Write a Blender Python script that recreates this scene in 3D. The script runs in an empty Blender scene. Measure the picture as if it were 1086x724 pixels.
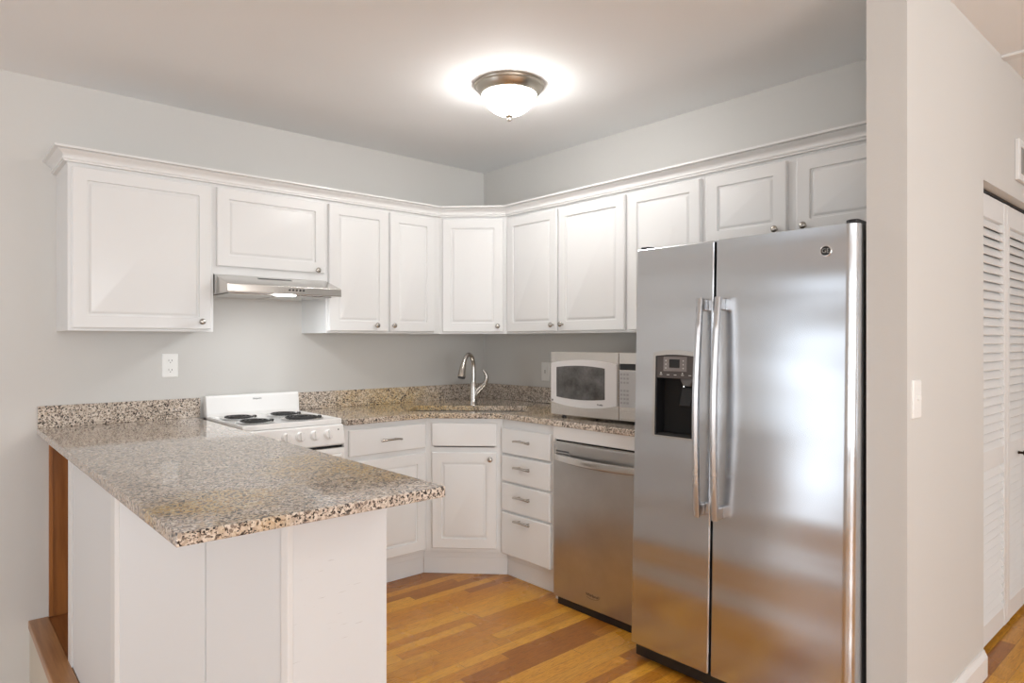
import bpy, bmesh, math, random
from math import sin, cos, pi, radians
from mathutils import Vector, Matrix
from mathutils.geometry import tessellate_polygon

S = bpy.context.scene
C = S.collection
random.seed(4)

# ------------------------------------------------------------------ camera
cam_d = bpy.data.cameras.new('camera')
cam = bpy.data.objects.new('camera', cam_d); C.objects.link(cam)
cam.location = (-3.0426, -3.7426, 1.3228)
cam.rotation_euler = (pi/2, 0, 0.846 - pi/2)
cam_d.sensor_width = 36.0
cam_d.lens = 707.5/1086*36
cam_d.clip_start = 0.05
S.camera = cam

# ------------------------------------------------------------------ exposure, sky, daylight
S.view_settings.view_transform = 'Standard'
S.view_settings.look = 'None'
S.view_settings.gamma = 1.0
S.view_settings.use_curve_mapping = False
S.view_settings.exposure = -0.06

W = bpy.data.worlds.new('World'); S.world = W; W.use_nodes = True
bg = W.node_tree.nodes['Background']
bg.inputs[0].default_value = (0.80, 0.88, 1.0, 1); bg.inputs[1].default_value = 1.0

CEIL = 2.536
def area(name, loc, rot, sx, sy, power, col):
    l = bpy.data.lights.new(name, 'AREA'); l.shape = 'RECTANGLE'; l.size = sx; l.size_y = sy
    l.energy = power; l.color = col
    o = bpy.data.objects.new(name, l); C.objects.link(o); o.location = loc; o.rotation_euler = rot
    return o
# daylight outside the windows of the left wall and of the wall behind the camera
area('daylight_patio_door', (-5.56, -1.0, .85), (0, -radians(105), 0), 1.9, 1.4, 18, (0.88, 0.94, 1.0))
area('daylight_left_window', (-5.56, -5.2, 1.35), (0, -radians(115), 0), 1.4, 1.4, 26, (0.95, 0.975, 1.0))
area('daylight_rear_window', (-3.6, -8.12, 1.3), (radians(127), 0, 0), 3.0, 1.7, 205, (.95, 0.975, 1.0))
area('daylight_rear_window', (1.2, -8.12, 1.3), (radians(125), 0, 0), 2.2, 1.7, 30, (.95, 0.975, 1.0))
DOME_GLOW = 54
REAR_DOME_GLOW = 54

# ------------------------------------------------------------------ materials
def mat(name, col=(.8,.8,.8), rough=.5, metal=0, spec=.5, coat=0):
    m = bpy.data.materials.new(name); m.use_nodes = True
    b = m.node_tree.nodes['Principled BSDF']
    b.inputs['Base Color'].default_value = (*col, 1)
    b.inputs['Roughness'].default_value = rough
    b.inputs['Metallic'].default_value = metal
    b.inputs['Specular IOR Level'].default_value = spec
    b.inputs['Coat Weight'].default_value = coat
    return m
def nn(m, t, **kw):
    n = m.node_tree.nodes.new(t)
    for k, v in kw.items(): setattr(n, k, v)
    return n
def lk(m, a, b): m.node_tree.links.new(a, b)
def bsdf(m): return m.node_tree.nodes['Principled BSDF']
def math_n(m, op, a, b=None):
    n = nn(m, 'ShaderNodeMath', operation=op)
    for i, v in enumerate((a, b)):
        if v is None: continue
        if isinstance(v, (int, float)): n.inputs[i].default_value = v
        else: lk(m, v, n.inputs[i])
    return n.outputs[0]
def ramp(m, fac, stops, interp='LINEAR'):
    n = nn(m, 'ShaderNodeValToRGB'); n.color_ramp.interpolation = interp
    e = n.color_ramp.elements
    while len(e) < len(stops): e.new(0.5)
    for s, (p, c) in zip(e, stops): s.position = p; s.color = (*c, 1)
    lk(m, fac, n.inputs[0]); return n.outputs[0]
def mixc(m, fac, a, b, blend='MIX'):
    n = nn(m, 'ShaderNodeMix', data_type='RGBA', blend_type=blend)
    for i, v in ((0, fac), (6, a), (7, b)):
        if isinstance(v, (int, float)): n.inputs[i].default_value = v
        elif isinstance(v, tuple): n.inputs[i].default_value = (*v, 1)
        else: lk(m, v, n.inputs[i])
    return n.outputs[2]
def coords(m, scale=(1,1,1)):
    g = nn(m, 'ShaderNodeTexCoord'); mp = nn(m, 'ShaderNodeMapping')
    mp.inputs['Scale'].default_value = scale
    lk(m, g.outputs['Object'], mp.inputs[0]); return mp.outputs[0]
def noise(m, v, scale, detail=2, rough=.5):
    n = nn(m, 'ShaderNodeTexNoise'); n.inputs['Scale'].default_value = scale
    n.inputs['Detail'].default_value = detail; n.inputs['Roughness'].default_value = rough
    lk(m, v, n.inputs['Vector']); return n.outputs[0]
def bump(m, h, dist, strength=1.0):
    n = nn(m, 'ShaderNodeBump'); n.inputs['Distance'].default_value = dist
    n.inputs['Strength'].default_value = strength
    lk(m, h, n.inputs['Height']); lk(m, n.outputs[0], bsdf(m).inputs['Normal'])

def paint(name, col, rough, tex=.0006):
    m = mat(name, col, rough)
    v = coords(m)
    bump(m, noise(m, v, 140, 3), tex, .5)
    c = ramp(m, noise(m, v, 1.3, 2), [(.3, tuple(x*.985 for x in col)), (.7, tuple(min(1, x*1.01) for x in col))])
    lk(m, c, bsdf(m).inputs['Base Color'])
    return m
M_wall = paint('pale grey wall paint', (.640, .625, .595), .55)
M_ceil = paint('ceiling paint', (.87, .875, .875), .8, .001)
M_trim = mat('white trim paint', (.79, .785, .77), .35)
M_cab = mat('white cabinet paint', (.785, .785, .775), .33)
v = coords(M_cab); bump(M_cab, noise(M_cab, v, 60, 2), .0002, .4)
M_body = mat('white peninsula paint', (.745, .75, .75), .4)
M_scuff = mat('scuffed white peninsula paint', (.745, .75, .75), .4)
v = coords(M_scuff)
sc = nn(M_scuff, 'ShaderNodeMapping'); sc.inputs['Rotation'].default_value = (0, radians(22), 0); sc.inputs['Scale'].default_value = (14, 9, 230)
lk(M_scuff, v, sc.inputs[0])
dn = nn(M_scuff, 'ShaderNodeVectorMath', operation='DISTANCE'); lk(M_scuff, v, dn.inputs[0]); dn.inputs[1].default_value = (-2.19, -2.0, .58)
near = ramp(M_scuff, dn.outputs['Value'], [(.05, (.06, .06, .06)), (.17, (0, 0, 0))])
scr = math_n(M_scuff, 'GREATER_THAN', math_n(M_scuff, 'ADD', noise(M_scuff, sc.outputs[0], 1.0, 2), near), .735)
lk(M_scuff, mixc(M_scuff, scr, (.745, .75, .75), (.60, .59, .57)), bsdf(M_scuff).inputs['Base Color'])
M_white_app = mat('white appliance enamel', (.86, .85, .83), .22, coat=.3)
M_plastic = mat('white plastic', (.86, .85, .82), .35)
M_black = mat('black plastic', (.012, .012, .013), .35)
M_dark = mat('dark cavity', (.02, .02, .02), .6)
M_gap = mat('black seal and gap shade', (.008, .008, .008), .8)  # refrigerator seal; also painted shade in the stove and dishwasher gaps
M_nickel = mat('brushed nickel', (.50, .47, .43), .27, 1)
M_chrome = mat('polished chrome', (.80, .80, .80), .08, 1)
M_bronze = mat('satin nickel lamp ring', (.50, .455, .39), .32, 1)
M_coil = mat('black burner coil', (.018, .017, .017), .45)
M_pan = mat('chrome drip pan', (.62, .62, .62), .18, 1)
M_greyprint = mat('grey lettering', (.25, .25, .25), .5)
M_darkprint = mat('dark lettering', (.10, .09, .08), .5)
M_lightprint = mat('pale lettering', (.7, .7, .68), .5)
M_dispanel = mat('brown grey control panel', (.085, .072, .068), .35)
M_disinset = mat('grey control inset', (.24, .22, .215), .35)
M_mwwhite = mat('silver white door frame', (.66, .645, .635), .3, .0)
M_mwkeys = mat('grey keypad', (.46, .455, .45), .35)
M_mwkey = mat('grey keypad button', (.33, .325, .32), .4)
M_vent = mat('dark grey grille shadow gap', (.10, .10, .10), .6)

def steel(name, col, rough, horiz=True, wave=0.0, smudge=0.0):
    m = mat(name, col, rough, 1)
    v = coords(m, (4, 4, 900) if horiz else (500, 500, 4))
    v2 = coords(m, (.4, .4, 3.4))
    if wave: bump(m, math_n(m, 'MULTIPLY', noise(m, v2, 2.0, 0, .45), wave), 1.0, 1.0)
    g = noise(m, v, 1.0, 2)
    v3 = coords(m)
    r = math_n(m, 'ADD', math_n(m, 'ADD', math_n(m, 'MULTIPLY', noise(m, v3, 3, 2), .10 + smudge), rough - .09), math_n(m, 'MULTIPLY', g, .03))
    lk(m, r, bsdf(m).inputs['Roughness'])
    c = ramp(m, noise(m, v3, 3.5, 4, .6), [(.3, tuple(x*(.96 - smudge) for x in col)), (.7, col)])
    lk(m, c, bsdf(m).inputs['Base Color'])
    return m
M_fridge = steel('brushed stainless refrigerator skin', (.63, .645, .665), .27, True, .011)
M_dw = steel('worn stainless dishwasher skin', (.57, .565, .55), .28, True, .0030, .12)
M_steel = steel('brushed stainless', (.62, .60, .57), .24)
M_mwsteel = steel('stainless microwave trim', (.66, .63, .59), .25)
M_fridgeside = mat('grey refrigerator cabinet', (.10, .10, .10), .5)

def glassy(name, col, rough):
    m = mat(name, col, rough); return m
M_mwglass = mat('microwave window glass', (.06, .06, .058), .12)
v = coords(M_mwglass)
c = ramp(M_mwglass, noise(M_mwglass, v, 9, 5, .7), [(.35, (.045, .045, .043)), (.75, (.17, .165, .16))])
lk(M_mwglass, c, bsdf(M_mwglass).inputs['Base Color'])
M_lcd = mat('black display', (.01, .01, .01), .15)

# granite
ZKG = .924
M_gran = mat('speckled granite', (.6, .55, .45), .06, spec=.65, coat=.12)
bsdf(M_gran).inputs['Coat Roughness'].default_value = .05
v = coords(M_gran)
def vor(m, v, scale, rnd=1.0):
    n = nn(m, 'ShaderNodeTexVoronoi'); n.inputs['Scale'].default_value = scale
    n.inputs['Randomness'].default_value = rnd
    lk(m, v, n.inputs['Vector'])
    s = nn(m, 'ShaderNodeSeparateColor'); lk(m, n.outputs['Color'], s.inputs[0])
    return s.outputs[0], s.outputs[1], n.outputs['Distance']
nv = nn(M_gran, 'ShaderNodeTexNoise'); nv.inputs['Scale'].default_value = 90; lk(M_gran, v, nv.inputs['Vector'])
ad = nn(M_gran, 'ShaderNodeVectorMath', operation='MULTIPLY_ADD'); lk(M_gran, nv.outputs['Color'], ad.inputs[0])
ad.inputs[1].default_value = (.012, .012, .012); lk(M_gran, v, ad.inputs[2])
a1, a2, ad1 = vor(M_gran, ad.outputs[0], 150)
b1, b2, bd1 = vor(M_gran, ad.outputs[0], 215)
base = ramp(M_gran, a1, [(0, (.54, .455, .375)), (.25, (.63, .54, .45)), (.5, (.71, .63, .54)), (.72, (.45, .365, .29)), (.88, (.26, .205, .17))], 'CONSTANT')
amber = ramp(M_gran, a1, [(0, (.58, .37, .13)), (.3, (.66, .48, .21)), (.6, (.68, .56, .34)), (.85, (.40, .24, .09))], 'CONSTANT')
clus = noise(M_gran, v, 1.55, 2)
cf = None
for px_, py_, r0, r1 in ((-1.98, -1.80, .10, .36), (-2.50, -2.02, .04, .19), (-.80, -.30, .15, .55), (-.30, -1.05, .1, .4)):
    dn = nn(M_gran, 'ShaderNodeVectorMath', operation='DISTANCE'); lk(M_gran, v, dn.inputs[0]); dn.inputs[1].default_value = (px_, py_, ZKG)
    dd_ = math_n(M_gran, 'ADD', dn.outputs['Value'], math_n(M_gran, 'MULTIPLY', math_n(M_gran, 'SUBTRACT', noise(M_gran, v, 7, 3), .5), .5))
    one = ramp(M_gran, dd_, [(r0, (.85, .85, .85)), (r1, (0, 0, 0))])
    cf = one if cf is None else mixc(M_gran, 1.0, cf, one, 'LIGHTEN')
colr = mixc(M_gran, cf, base, amber)
dens = noise(M_gran, v, 26, 2)
thr = math_n(M_gran, 'MULTIPLY', math_n(M_gran, 'SUBTRACT', dens, .15), .68)
dk = math_n(M_gran, 'LESS_THAN', b1, thr)
dcol = ramp(M_gran, b2, [(0, (.035, .030, .028)), (.5, (.10, .085, .075)), (.8, (.20, .16, .13))], 'CONSTANT')
colr = mixc(M_gran, dk, colr, dcol)
lk(M_gran, colr, bsdf(M_gran).inputs['Base Color'])

# wood plank floor
def plank_floor(name, tint):
    m = mat(name, (.5, .25, .08), .25, spec=.5)
    v = coords(m)
    s = nn(m, 'ShaderNodeSeparateXYZ'); lk(m, v, s.inputs[0])
    W_, L_ = .057, .85
    row = math_n(m, 'FLOOR', math_n(m, 'DIVIDE', s.outputs[1], W_))
    fy = math_n(m, 'FRACT', math_n(m, 'DIVIDE', s.outputs[1], W_))
    wr = nn(m, 'ShaderNodeTexWhiteNoise', noise_dimensions='1D'); lk(m, row, wr.inputs['W'])
    xs = math_n(m, 'ADD', math_n(m, 'DIVIDE', s.outputs[0], L_), math_n(m, 'MULTIPLY', wr.outputs[0], 7.3))
    col_i = math_n(m, 'FLOOR', xs); fx = math_n(m, 'FRACT', xs)
    cv = nn(m, 'ShaderNodeCombineXYZ'); lk(m, col_i, cv.inputs[0]); lk(m, row, cv.inputs[1])
    wn = nn(m, 'ShaderNodeTexWhiteNoise', noise_dimensions='3D'); lk(m, cv.outputs[0], wn.inputs['Vector'])
    sp = nn(m, 'ShaderNodeSeparateColor'); lk(m, wn.outputs[1], sp.inputs[0])
    plank = ramp(m, sp.outputs[0], [(0, (.36, .125, .014)), (.2, (.58, .245, .026)), (.45, (.70, .325, .036)), (.7, (.78, .400, .055)), (1, (.48, .185, .020))])
    # grain: stretched noise, offset by plank
    off = nn(m, 'ShaderNodeCombineXYZ'); lk(m, math_n(m, 'MULTIPLY', sp.outputs[1], 30.0), off.inputs[0]); lk(m, math_n(m, 'MULTIPLY', sp.outputs[2], 30.0), off.inputs[1])
    va = nn(m, 'ShaderNodeVectorMath', operation='ADD'); lk(m, v, va.inputs[0]); lk(m, off.outputs[0], va.inputs[1])
    mp = nn(m, 'ShaderNodeMapping'); mp.inputs['Scale'].default_value = (2.6, 40, 1); lk(m, va.outputs[0], mp.inputs[0])
    g = noise(m, mp.outputs[0], 1.0, 3, .6)
    rings = math_n(m, 'FRACT', math_n(m, 'MULTIPLY', g, 13.0))
    gr = ramp(m, rings, [(0, (.60, .48, .36)), (.30, (1, 1, 1)), (.80, (1, 1, 1)), (1, (.70, .58, .46))])
    mpf = nn(m, 'ShaderNodeMapping'); mpf.inputs['Scale'].default_value = (12, 320, 1); lk(m, va.outputs[0], mpf.inputs[0])
    fine = ramp(m, noise(m, mpf.outputs[0], 1.0, 2), [(.35, (.82, .76, .70)), (.6, (1.04, 1.03, 1.0))])
    c = mixc(m, .85, plank, gr, 'MULTIPLY'); c = mixc(m, .7, c, fine, 'MULTIPLY')
    seam = math_n(m, 'MAXIMUM', math_n(m, 'LESS_THAN', fy, .022), math_n(m, 'LESS_THAN', fx, .0028))
    c = mixc(m, math_n(m, 'MULTIPLY', seam, .65), c, (.12, .045, .012))
    c = mixc(m, 1.0, c, tint, 'MULTIPLY')
    lk(m, c, bsdf(m).inputs['Base Color'])
    h = math_n(m, 'SUBTRACT', math_n(m, 'MULTIPLY', noise(m, v, 9, 1), .3), seam)
    bump(m, h, .0008, .6)
    lk(m, math_n(m, 'ADD', math_n(m, 'MULTIPLY', noise(m, v, 3, 3), .12), .22), bsdf(m).inputs['Roughness'])
    return m
M_floor = plank_floor('oak strip floor', (1.0, 1.0, 1.0))

def wood(name, c1, c2, rough=.4, axis=2):
    m = mat(name, c1, rough)
    sc = [38, 38, 38]; sc[axis] = 2.2
    g = noise(m, coords(m, tuple(sc)), 1.0, 4, .65)
    lk(m, ramp(m, g, [(.32, c1), (.66, c2)]), bsdf(m).inputs['Base Color'])
    return m
M_oak = wood('stained oak panel', (.27, .095, .020), (.43, .165, .040), .35, 2)
M_oakflat = wood('stained oak board', (.25, .085, .022), (.38, .15, .042), .35, 1)
M_nosing = wood('worn oak nosing', (.30, .135, .055), (.47, .235, .095), .35, 1)
M_cream = mat('cream riser paint', (.62, .56, .46), .5)

def lamp_glass(glow):
    m = mat('frosted lamp glass', (1, 1, 1), .5); b = bsdf(m)
    b.inputs['Emission Color'].default_value = (1, .985, .965, 1); b.inputs['Emission Strength'].default_value = glow
    return m
M_lens = bpy.data.materials.new('lit hood lens'); M_lens.use_nodes = True
b = bsdf(M_lens); b.inputs['Emission Color'].default_value = (.95, .98, 1, 1); b.inputs['Emission Strength'].default_value = 9

# ------------------------------------------------------------------ mesh helpers
def bx(bm, x0, x1, y0, y1, z0, z1):
    vs = [bm.verts.new((x, y, z)) for x in (x0, x1) for y in (y0, y1) for z in (z0, z1)]
    for f in ((0,1,3,2), (4,6,7,5), (0,4,5,1), (2,3,7,6), (0,2,6,4), (1,5,7,3)):
        bm.faces.new([vs[i] for i in f])
    return bm
def box(*a): return bx(bmesh.new(), *a)
def boxes(*l):
    bm = bmesh.new()
    for a in l: bx(bm, *a)
    return bm
def obj(name, bm, m, parent=None, bevel=0, smooth=None, segs=2, loc=None, rotz=None):
    bmesh.ops.recalc_face_normals(bm, faces=bm.faces[:])
    me = bpy.data.meshes.new(name); bm.to_mesh(me); bm.free()
    o = bpy.data.objects.new(name, me); C.objects.link(o)
    me.materials.append(m)
    if smooth is not None:
        me.polygons.foreach_set('use_smooth', [True]*len(me.polygons))
        me.set_sharp_from_angle(angle=radians(smooth))
    if bevel:
        md = o.modifiers.new('bevel', 'BEVEL'); md.width = bevel; md.segments = segs
        md.limit_method = 'ANGLE'; md.angle_limit = radians(40)
    if parent: o.parent = parent
    if loc: o.location = loc
    if rotz is not None: o.rotation_euler = (0, 0, rotz)
    return o
def thing(name, label, cat, loc=(0,0,0), rotz=0, group=None):
    o = bpy.data.objects.new(name, None); C.objects.link(o); o.empty_display_size = .1
    o.location = loc; o.rotation_euler = (0, 0, rotz)
    o['label'] = label; o['category'] = cat
    if group: o['group'] = group
    return o
def tag(o, label, cat, group=None):
    o['label'] = label; o['category'] = cat
    if group: o['group'] = group
    return o
def struct(name, bm, m, **k):
    o = obj(name, bm, m, **k); o['kind'] = 'structure'; return o
def prism(polys, lo, hi, axis='z', bm=None):
    """polys: outline and holes as 2D loops; extruded from lo to hi along the axis."""
    bm = bm or bmesh.new()
    def P(p, h):
        if axis == 'z': return (p[0], p[1], h)
        if axis == 'x': return (h, p[0], p[1])
        return (p[0], h, p[1])
    flat = [p for l in polys for p in l]
    tr = tessellate_polygon([[Vector((p[0], p[1], 0)) for p in l] for l in polys])
    A = [bm.verts.new(P(p, lo)) for p in flat]; B = [bm.verts.new(P(p, hi)) for p in flat]
    fs = []
    for t in tr:
        try: bm.faces.new([A[i] for i in t]); bm.faces.new([B[i] for i in reversed(t)])
        except ValueError: pass
    i = 0
    for l in polys:
        n = len(l)
        for k in range(n):
            a, b_ = i + k, i + (k+1) % n
            bm.faces.new([A[a], A[b_], B[b_], B[a]])
        i += n
    bmesh.ops.dissolve_limit(bm, angle_limit=radians(.5), verts=bm.verts[:], edges=bm.edges[:]) if len(polys) == 1 else None
    return bm
def rrect(x0, x1, y0, y1, r, n=4):
    pts = []
    for cx, cy, a0 in ((x1-r, y0+r, -pi/2), (x1-r, y1-r, 0), (x0+r, y1-r, pi/2), (x0+r, y0+r, pi)):
        for k in range(n+1):
            a = a0 + pi/2*k/n; pts.append((cx + r*cos(a), cy + r*sin(a)))
    return pts
def lathe(prof, n=32, axis='z', bm=None, c=(0,0,0)):
    """prof: (radius, height) pairs along the axis."""
    bm = bm or bmesh.new(); rings = []
    for r, h in prof:
        ring = []
        for k in range(n if r > 1e-6 else 1):
            a = 2*pi*k/n
            p = {'z': (r*cos(a), r*sin(a), h), 'y': (r*cos(a), h, r*sin(a)), 'x': (h, r*cos(a), r*sin(a))}[axis]
            ring.append(bm.verts.new((p[0]+c[0], p[1]+c[1], p[2]+c[2])))
        rings.append(ring)
    for a, b_ in zip(rings, rings[1:]):
        if len(a) == 1 and len(b_) == 1: continue
        for k in range(n):
            k2 = (k+1) % n
            if len(a) == 1: bm.faces.new([a[0], b_[k], b_[k2]])
            elif len(b_) == 1: bm.faces.new([a[k], a[k2], b_[0]])
            else: bm.faces.new([a[k], a[k2], b_[k2], b_[k]])
    for ring, rev in ((rings[0], True), (rings[-1], False)):
        if len(ring) > 2: bm.faces.new(ring[::-1] if rev else ring)
    return bm
def tube(pts, rad, n=12, bm=None, flat=None):
    """round tube along points; rad a number or one per point; flat=(width scale, height scale)"""
    bm = bm or bmesh.new(); pts = [Vector(p) for p in pts]; rings = []
    rad = rad if isinstance(rad, (list, tuple)) else [rad]*len(pts)
    up0 = None
    for i, p in enumerate(pts):
        t = (pts[min(i+1, len(pts)-1)] - pts[max(i-1, 0)]).normalized()
        if up0 is None:
            up0 = Vector((0,0,1)) if abs(t.z) < .9 else Vector((1,0,0))
        s = t.cross(up0).normalized(); u = s.cross(t).normalized(); up0 = u
        fw, fh = flat or (1, 1)
        rings.append([bm.verts.new(p + s*cos(2*pi*k/n)*rad[i]*fw + u*sin(2*pi*k/n)*rad[i]*fh) for k in range(n)])
    for a, b_ in zip(rings, rings[1:]):
        for k in range(n): bm.faces.new([a[k], a[(k+1)%n], b_[(k+1)%n], b_[k]])
    bm.faces.new(rings[0][::-1]); bm.faces.new(rings[-1]); return bm
def ringloft(rings, bm=None):
    """list of equal-length closed loops of 3D points, capped at both ends"""
    bm = bm or bmesh.new()
    R = [[bm.verts.new(p) for p in r] for r in rings]
    n = len(R[0])
    for a, b_ in zip(R, R[1:]):
        for k in range(n): bm.faces.new([a[k], a[(k+1)%n], b_[(k+1)%n], b_[k]])
    bm.faces.new(R[0][::-1]); bm.faces.new(R[-1]); return bm
def lerp_pts(P, n=8):
    """Catmull-Rom through points"""
    P = [Vector(p) for p in P]; out = []
    for i in range(len(P)-1):
        p0 = P[max(i-1,0)]; p1 = P[i]; p2 = P[i+1]; p3 = P[min(i+2, len(P)-1)]
        for k in range(n):
            t = k/n
            out.append(.5*((2*p1) + (p2-p0)*t + (2*p0-5*p1+4*p2-p3)*t*t + (3*p1-p0-3*p2+p3)*t**3))
    out.append(P[-1]); return out
def text_bm(s, size, depth=.0006):
    cu = bpy.data.curves.new('t', 'FONT'); cu.body = s; cu.size = size; cu.extrude = depth
    cu.align_x = 'CENTER'; cu.align_y = 'CENTER'
    o = bpy.data.objects.new('t', cu); C.objects.link(o)
    me = bpy.data.meshes.new_from_object(o.evaluated_get(bpy.context.evaluated_depsgraph_get()))
    bm = bmesh.new(); bm.from_mesh(me)
    bpy.data.objects.remove(o); bpy.data.curves.remove(cu); bpy.data.meshes.remove(me)
    bmesh.ops.rotate(bm, verts=bm.verts[:], cent=(0,0,0), matrix=Matrix.Rotation(pi/2, 3, 'X'))  # reads from -y
    return bm

# cabinet pieces: local x to the right, y = 0 at the wall, front towards -y
def door_bm(x0, x1, z0, z1, yf, t=.019, frame=.055, flatpanel=False):
    """routed raised-panel door whose back lies on y = yf"""
    def ring(ins, y, r): return [(p[0], y, p[1]) for p in rrect(x0+ins, x1-ins, z0+ins, z1-ins, r)]
    f = yf - t
    rings = [ring(0, yf, .002), ring(0, f+.004, .002), ring(.004, f, .003)]
    if not flatpanel:
        rings += [ring(frame, f, .006), ring(frame+.002, f+.0085, .006), ring(frame+.009, f+.0085, .006), ring(frame+.017, f+.0015, .010), ring(frame+.019, f+.0010, .010)]
    return ringloft(rings)
def add_knob(parent, x, yf, z):
    bm = lathe([(.0001, .000), (.0065, 0), (.0055, -.004), (.0045, -.012), (.0075, -.016), (.0135, -.020), (.0150, -.024), (.0125, -.029), (.006, -.0315), (0, -.032)], 20, 'y', c=(0, yf, 0))
    return obj('knob', bm, M_nickel, parent, smooth=50, loc=(x, 0, z))
def add_pull(parent, x, yf, z, w=.125):
    bar = lerp_pts([(-w/2, -.026, -.003), (-w/4, -.032, .001), (0, -.034, .002), (w/4, -.032, .001), (w/2, -.026, -.003)], 5)
    bm = tube([(p.x, p.y + yf, p.z) for p in bar], .0068, 10, flat=(1, .85))
    for s in (-1, 1): tube([(s*w*.29, yf, 0), (s*w*.29, yf-.032, .001)], .0035, 8, bm)
    return obj('pull_handle', bm, M_nickel, parent, smooth=50, loc=(x, 0, z))
def add_door(parent, x0, x1, z0, z1, yf, knob=None, **k):
    d = obj('door', door_bm(x0, x1, z0, z1, yf, **k), M_cab, parent, smooth=25)
    if knob: add_knob(d, knob[0], yf-.019, knob[1])
    return d
def add_drawer(parent, x0, x1, z0, z1, yf, pull=True):
    d = obj('drawer', door_bm(x0, x1, z0, z1, yf, flatpanel=True), M_cab, parent, smooth=25)
    if pull: add_pull(d, (x0+x1)/2, yf-.019, pull if isinstance(pull, float) else (z0+z1)/2)
    return d
def face_frame(x0, x1, z0, z1, yf, t, opens):
    return prism([[(x0,z0),(x1,z0),(x1,z1),(x0,z1)]] + [[(a,c),(b_,c),(b_,d),(a,d)] for a,b_,c,d in opens], yf, yf+t, 'y')

# ------------------------------------------------------------------ the room
XL, YF, XR = -5.4, -8.0, 3.5
def wall_x(name, x0, x1, loop, holes): return struct(name, prism([loop]+holes, x0, x1, 'x'), M_wall)
LOW = -.38
struct('floor', box(-2.66, XR, YF, 0.0, -.05, 0), M_floor)
struct('floor', box(XL, -2.66, YF, 0.0, -.43, LOW), M_floor)
struct('ceiling', box(XL-.12, XR+.12, YF-.12, .12, CEIL, CEIL+.1), M_ceil)
struct('wall_back', box(XL-.12, XR+.12, 0, .12, -.43, CEIL), M_wall)
struct('wall_right', box(0, .10, -2.88, 0, 0, CEIL), M_wall)
# hall wall with closet opening (x .118 .. 1.36)
struct('wall_hall', prism([[(-.735, 0), (.118, 0), (.118, 1.966), (1.36, 1.966), (1.36, 0), (XR, 0), (XR, CEIL), (-.735, CEIL)]], -3.0, -2.88, 'y'), M_wall)
wl = [[(-1.75,-.12),(-.30,-.12),(-.30,1.88),(-1.75,1.88)], [(-5.95,.6),(-4.45,.6),(-4.45,2.1),(-5.95,2.1)]]
wall_x('wall_left', XL-.12, XL, [(YF,-.43),(0,-.43),(0,CEIL),(YF,CEIL)], wl)
wf = [[(-5.1,.35),(-2.1,.35),(-2.1,2.25),(-5.1,2.25)], [(.1,.35),(2.3,.35),(2.3,2.25),(.1,2.25)]]
struct('wall_front', prism([[(XL-.12,-.43),(XR,-.43),(XR,CEIL),(XL-.12,CEIL)]]+wf, YF-.12, YF, 'y'), M_wall)
struct('wall_far_right', box(XR, XR+.12, YF-.12, 0, -.43, CEIL), M_wall)
for i, h in enumerate(wl):
    y0, y1, z0, z1 = h[0][0], h[1][0], h[0][1], h[2][1]; e = .07
    fr = [[(y0-e,z0-e),(y1+e,z0-e),(y1+e,z1+e),(y0-e,z1+e)]] + [[(a+.0,c),(b_,c),(b_,d),(a,d)] for a,b_,c,d in ((y0,(y0+y1)/2-.02,z0,(z0+z1)/2-.02),((y0+y1)/2+.02,y1,z0,(z0+z1)/2-.02),(y0,(y0+y1)/2-.02,(z0+z1)/2+.02,z1),((y0+y1)/2+.02,y1,(z0+z1)/2+.02,z1))]
    struct('window_%d' % (i+1), prism(fr, XL, XL+.02, 'x'), M_trim)
for i, h in enumerate(wf):
    x0, x1, z0, z1 = h[0][0], h[1][0], h[0][1], h[2][1]; e = .07; xm = (x0+x1)/2
    fr = [[(x0-e,z0-e),(x1+e,z0-e),(x1+e,z1+e),(x0-e,z1+e)], [(x0,z0),(xm-.03,z0),(xm-.03,z1),(x0,z1)], [(xm+.03,z0),(x1,z0),(x1,z1),(xm+.03,z1)]]
    struct('window_%d' % (i+3), prism(fr, YF, YF+.02, 'y'), M_trim)
struct('baseboard_hall', prism([[(-3.0, 0), (-3.0155, 0), (-3.0155, .078), (-3.011, .088), (-3.007, .094), (-3.005, .102), (-3.0, .102)]], -.735, .112, 'x'), M_trim)
# ceiling trim strip in the hall
struct('trim_1', box(.385, .44, -6.5, -3.0, CEIL-.012, CEIL), M_trim, bevel=.003)
# closet behind the louvered doors
struct('wall_closet', boxes((.10, 1.6, -2.2, -2.1, 0, CEIL), (1.5, 1.6, -2.88, -2.2, 0, CEIL)), M_wall)
# step nosing and riser at the edge of the kitchen floor
struct('trim_2', box(-2.677, -2.6, -6.5, 0, .012, .05), M_nosing, bevel=.004)
struct('trim_3', box(-2.672, -2.655, -6.5, 0, LOW, .012), M_cream)

# ------------------------------------------------------------------ upper cabinets
YFR = .315       # depth of the face frame front
def upper(label, loc, rotz, w, h, opens, doors, name='wall_cabinet', group='white wall cabinets'):
    t = thing(name, label, 'cabinet', loc, rotz, group)
    b_ = boxes((0, .016, -YFR+.019, 0, 0, h), (w-.016, w, -YFR+.019, 0, 0, h), (.016, w-.016, -YFR+.019, 0, .012, .028),
               (.016, w-.016, -YFR+.019, 0, h-.016, h), (.016, w-.016, -.008, 0, .028, h-.016))
    obj('body', b_, M_cab, t)
    obj('face_frame', face_frame(0, w, 0, h, -YFR, .019, opens), M_cab, t, bevel=.0008)
    for x0, x1, z0, z1, kb in doors: add_door(t, x0, x1, z0, z1, -YFR, kb)
    return t
ZB, ZT = 1.37, 2.115
H = ZT-ZB
RB = -pi/2
upper('white wall cabinet with one large door, leftmost, above the bare counter', (-2.57, 0, ZB), 0, .602, H,
      [(.03,.572,.03,H-.06)], [(.014, .588, .012, .712, (.540, .048))])
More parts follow.
